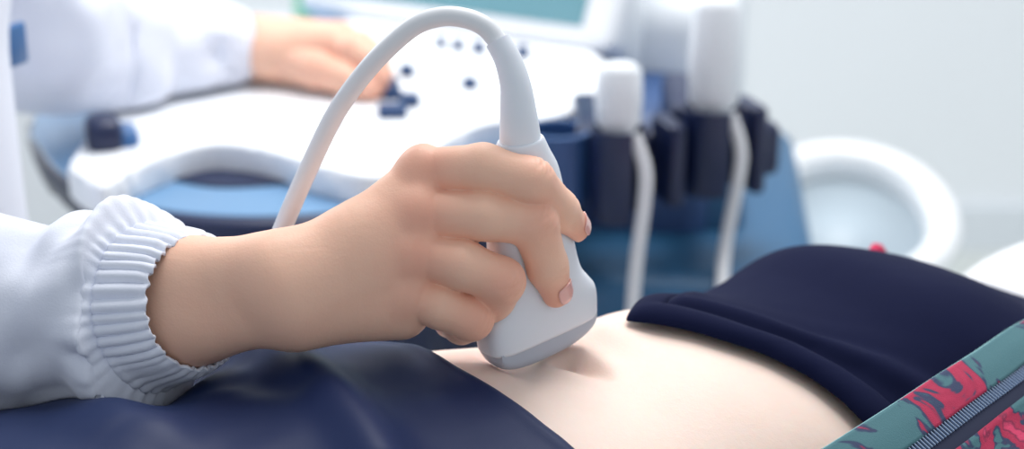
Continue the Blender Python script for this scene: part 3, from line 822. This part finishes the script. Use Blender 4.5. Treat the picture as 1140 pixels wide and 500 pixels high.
# keys and knobs on the panel
def key(px, py, wx, wy, h, rot=0, m='key', name='key'):
    c = onz(px, py, .866)
    mpart(name, boxm(c[0], c[1], .866+h/2-.002, wx, wy, h, rot, min(.003, h*.3), 2), M[m])
for px, py, wx, wy in ((437, 127, .026, .024), (456, 115, .018, .022), (437, 109, .018, .012), (453, 82, .014, .022), (523, 96, .014, .017), (491, 50, .010, .018), (510, 53, .011, .018), (533, 56, .012, .022), (582, 61, .013, .022)):
    key(px, py, wx, wy, .010, .1)
for px, py in ((600, 95), (620, 80), (560, 110), (470, 150), (350, 120), (380, 140)):
    key(px, py, .016, .016, .006, .1, 'ivory')
c = onz(419, 104, .866)
def lathe(prof, cx, cy, cz, seg=32, tilt=None):
    bm = bmesh.new(); rings = []
    for r, z in prof: rings.append([bm.verts.new((r*math.cos(2*PI*k/seg), r*math.sin(2*PI*k/seg), z)) for k in range(seg)])
    for A, B in zip(rings[:-1], rings[1:]):
        for k in range(seg): bm.faces.new((A[k], A[(k+1) % seg], B[(k+1) % seg], B[k]))
    bm.faces.new(list(reversed(rings[0]))); bm.faces.new(rings[-1])
    if tilt is not None: bmesh.ops.rotate(bm, cent=(0, 0, 0), matrix=tilt, verts=bm.verts)
    bmesh.ops.translate(bm, vec=(cx, cy, cz), verts=bm.verts); return bm
mpart('knob', lathe([(.018, 0), (.019, .004), (.018, .014), (.015, .017)], c[0]+.003, c[1], .863), M['key'])
c = onz(115, 142, .88)
mpart('side_handle', boxm(c[0], c[1], .875, .030, .045, .030, .3, .010), M['navy'])
c2 = onz(139, 146, .875)
mpart('side_handle', boxm(c2[0], c2[1], .870, .022, .035, .020, .3, .008), M['blue'])
# monitor
eM = np.array([math.cos(.52), -math.sin(.52), 0]); 
uM = np.array([.25, .42, .87]); uM -= eM*(uM@eM); uM /= np.linalg.norm(uM); nM = np.cross(eM, uM); nM = nM if nM[1] < 0 else -nM
mo = at(668, 54, 1.72)
def mon_box(x0, x1, y0, y1, z0, z1, bev):
    bm = bmesh.new(); bmesh.ops.create_cube(bm, size=1)
    bmesh.ops.scale(bm, vec=(x1-x0, y1-y0, z1-z0), verts=bm.verts); bmesh.ops.translate(bm, vec=((x0+x1)/2, (y0+y1)/2, (z0+z1)/2), verts=bm.verts)
    bmesh.ops.bevel(bm, geom=bm.edges[:], offset=bev, segments=4, affect='EDGES', profile=.5)
    R = Matrix((eM, uM, nM)).transposed(); bmesh.ops.rotate(bm, cent=(0, 0, 0), matrix=R, verts=bm.verts)
    bmesh.ops.translate(bm, vec=tuple(mo), verts=bm.verts); return bm
mn = mpart('monitor', mon_box(-.38, .012, 0, .30, -.045, 0, .012), M['white'])
mpart('screen', mon_box(-.345, -.026, .020, .28, -.01, .0015, .001), M['screen'], mn)
st = at(640, 60, 1.80)
mpart('monitor_stand', boxm(st[0], st[1]+.03, .86, .16, .10, .10, -.4, .02), M['ivory'])
tw = at(735, 60, 1.85)
mpart('rear_housing', boxm(tw[0], tw[1]+.05, .80, .17, .22, .22, -.35, .04, 5), M['ivory'])
# body below
mpart('column', boxm(.09, .90, .70, .24, .26, .26, -.1, .03), M['column'])
mpart('side_cover', boxm(.21, .90, .66, .06, .26, .20, -.1, .02), M['teal'])
mpart('base_deck', boxm(.12, .90, .615, .38, .52, .20, -.1, .03), M['teal'])
mpart('lower_cabinet', boxm(.10, .98, .25, .40, .50, .34, -.1, .03), M['ivory'])
for sx in (-1, 1):
    for sy in (-1, 1):
        mpart('caster', lathe([(.02, -.016), (.036, -.012), (.036, .012), (.02, .016)], .10+.16*sx, .98+.2*sy, .036, 28, Matrix.Rotation(PI/2, 3, 'Y')), M['navy'])
        mpart('caster_fork', boxm(.10+.16*sx, .98+.2*sy, .075, .02, .03, .06, 0, .004), M['ivory'])
# probe cups: C-shaped, the slot faces right and forward
def cup(px, py0_, py1_, D, r):
    top_ = at(px, py0_, D); bot_ = at(px, py1_, D); H = (top_[2]-bot_[2])*1.0
    seg = 44; a0 = math.radians(-36); gap = math.radians(52)
    bm = bmesh.new(); prof = [(r*.90, 0), (r, .004), (r*1.03, H-.006), (r*1.06, H), (r*.90, H), (r*.84, H-.008), (r*.80, .004)]
    cols = []
    for k in range(seg+1):
        a = a0+gap/2+(2*PI-gap)*k/seg
        cols.append([bm.verts.new((q*math.cos(a), q*math.sin(a), z_)) for q, z_ in prof])
    n = len(prof)
    for A, B in zip(cols[:-1], cols[1:]):
        for i in range(n): bm.faces.new((A[i], B[i], B[(i+1) % n], A[(i+1) % n]))
    bm.faces.new(cols[0]); bm.faces.new(list(reversed(cols[-1])))
    c = (bot_[0], bot_[1], bot_[2])
    bmesh.ops.translate(bm, vec=c, verts=bm.verts)
    mpart('probe_cup', bm, M['navy'], sharp=40)
    return np.array(c), H
cups = []
for px, p0, p1, D, r in ((686, 130, 242, 1.47, .0235), (790, 108, 212, 1.56, .028)):
    c, H = cup(px, p0, p1, D, r); cups.append((c, H, r))
    # bracket behind each cup, to the machine
    mpart('cup_bracket', boxm(c[0]-.01, c[1]+r+.05, c[2]+H*.5, .05, .12, .07, 0, .008), M['navy'])
# second cups of the row, mostly hidden, and the narrow clip plates beside them
for px, p0, p1, D, w in ((742, 122, 222, 1.55, .016), (832, 102, 208, 1.60, .014)):
    t_ = at(px, p0, D); b_ = at(px, p1, D)
    mpart('clip_plate', boxm(b_[0], b_[1], (t_[2]+b_[2])/2, w, .05, t_[2]-b_[2], .3, .005), M['navy'])
t_ = at(640, 150, 1.45); b_ = at(640, 238, 1.45)
mpart('probe_cup', lathe([(.024, 0), (.030, .004), (.031, t_[2]-b_[2]), (.024, t_[2]-b_[2]), (.022, .01)], b_[0]-.014, b_[1]+.04, b_[2]), M['column'])
mpart('holder_rail', boxm(.13, .70, .815, .24, .03, .05, .22, .008), M['navy'])
# spare probes standing in the cups
def spare(c, H, r, label, lean, hgt, cab):
    o = empty('spare_probe', c, label, 'ultrasound probe', None)
    pr = [(r*.42, H*.15), (r*.5, H*.5), (r*.62, H*.98), (r*.80, H*1.05), (r*.86, H+hgt*.45), (r*.80, H+hgt*.9), (r*.55, H+hgt)]
    bm = lathe(pr, *c, seg=32); bmesh.ops.scale(bm, vec=(1, .8, 1), space=Matrix.Translation(-Vector(c)), verts=bm.verts)
    rebase(from_bm('housing', bm, M['ivory'], o))
    rebase(tube('cable', cab, .006, M['cable'], o, n=60, seg=16))
    return o
c, H, r = cups[0]
spare(c, H, r, 'spare white probe in the cup beside the held probe, cable hanging', 0, .055,
      [c+(r*.55, -.012, H*.95), c+(r*.95, -.016, H*.6), c+(r*.95, -.018, .02), c+(r*.7, -.02, -.04), c+(r*.55, -.03, -.10), c+(r*.3, -.06, -.20), c+(0, -.08, -.34)])
c, H, r = cups[1]
spare(c, H, r, 'spare tall white probe in the outermost cup, nearest the basin', 0, .10,
      [c+(r*.5, -.012, H*.95), c+(r*.85, -.016, H*.6), c+(r*.85, -.018, .02), c+(r*.5, -.02, -.05), c+(r*.2, -.07, -.10), c+(-r*.1, -.11, -.18), c+(-r*.2, -.13, -.34)])

# ------------------------------------------------------------------ basin, boxes, room
bcn = at(946, 244, 2.2)
basin = empty('wash_basin', (bcn[0], bcn[1], 0), 'round white wash basin with a thick rounded rim, behind the chest', 'basin')
prof = []
Rr, rr = .120, .022
for k in range(13):
    a = -PI*.5+PI*1.5*k/12
    prof.append((Rr+rr*math.cos(a), rr*math.sin(a)))
outer = [(.05, -.14), (.09, -.12), (.122, -.05)]
inner = [(.098, -.02), (.094, -.03)]
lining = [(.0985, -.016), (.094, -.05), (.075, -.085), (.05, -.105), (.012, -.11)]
tl = Matrix.Rotation(math.radians(24), 3, 'X')
rebase(from_bm('bowl', lathe(outer+prof+inner, bcn[0], bcn[1], bcn[2], 64, tl), M['ceramic'], basin))
rebase(tag(from_bm('bowl_shade', lathe(lining, bcn[0], bcn[1], bcn[2], 64, tl), M['lining'], basin), 'inside of the basin, its shade put into the grey colour'))
rebase(from_bm('pedestal', lathe([(.11, 0), (.10, .02), (.065, .08), (.055, bcn[2]-.16), (.07, bcn[2]-.10)], bcn[0], bcn[1], 0, 40), M['ceramic'], basin))
WY = 2.6
cab = empty('low_cabinet', (-.25, 1.75, 0), 'low white cabinet behind the console', 'cabinet')
rebase(from_bm('carcass', boxm(-.30, 1.75, .33, 1.1, .4, .66, 0, .01), M['white'], cab))
for i in range(3): 
    dx = from_bm('door', boxm(-.30-.36+.36*i, 1.545, .33, .35, .018, .6, 0, .004), M['white'], cab); rebase(dx)
    h_ = from_bm('handle', boxm(-.30-.36+.36*i+.13, 1.53, .45, .012, .015, .10, 0, .003), M['ivory'], dx); rebase(h_)
g = onz(368, 30, .662); tag(from_bm('storage_box', boxm(g[0], g[1], .7215, .10, .12, .12, 0, .012), M['green']), 'green box on the low cabinet beyond the far hand', 'box')
g = onz(418, 28, .662); tag(from_bm('storage_box', boxm(g[0]+.015, g[1]+.02, .7215, .04, .12, .12, 0, .006), M['bluebox']), 'slim dark blue box beside the green box', 'box')
def flat(name, co, m, kind='structure'):
    o = from_np(name, co, [(0, 1, 2, 3)], m, smooth=False); tag(o, kind=kind); return o
def slab(name, cx, cy, cz, sx, sy, sz, m):
    o = from_bm(name, boxm(cx, cy, cz, sx, sy, sz, 0, 0), m, smooth=False); tag(o, kind='structure'); return o
slab('floor', 0, .6, -.05, 6, 5, .1, M['floor'])
slab('wall_back', 0, WY+.05, 1.3, 6, .1, 2.6, M['wall'])
slab('wall_right', 2.6, .6, 1.3, .1, 4.2, 2.6, M['wall'])
slab('baseboard_back', 0, WY-.008, .05, 5.2, .016, .1, M['ivory'])

# ------------------------------------------------------------------ light
w = bpy.data.worlds.new('world'); sc.world = w; w.use_nodes = True
bg = w.node_tree.nodes['Background']; bg.inputs[0].default_value = (.86, .93, 1, 1); bg.inputs[1].default_value = .62
def area(name, loc, target, size, power, col=(1, 1, 1), sy=None):
    l = bpy.data.lights.new(name, 'AREA'); l.energy = power; l.color = col; l.shape = 'RECTANGLE'; l.size = size; l.size_y = sy or size
    o = bpy.data.objects.new(name, l); COL.objects.link(o); o.location = loc
    o.rotation_euler = (Vector(target)-Vector(loc)).to_track_quat('-Z', 'Y').to_euler(); return o
area('ceiling_lamp', (.2, .9, 2.5), (0, .1, .9), 1.2, 37, (1, .98, .96))
area('window_light', (-1.6, 2.0, 1.9), (0, .4, .9), 1.4, 30, (.94, .97, 1))
area('wall_fill_light', (.6, 1.7, 2.5), (1.0, 2.6, .9), 1.0, 11, (1, 1, 1))  # added fill with no visible source, brightens the back wall
sc.view_settings.view_transform = 'Standard'; sc.view_settings.look = 'None'; sc.view_settings.gamma = 1; sc.view_settings.exposure = 0.0
sc.view_settings.use_curve_mapping = False
sc.cycles.use_denoising = True
sc.cycles.max_bounces = 8
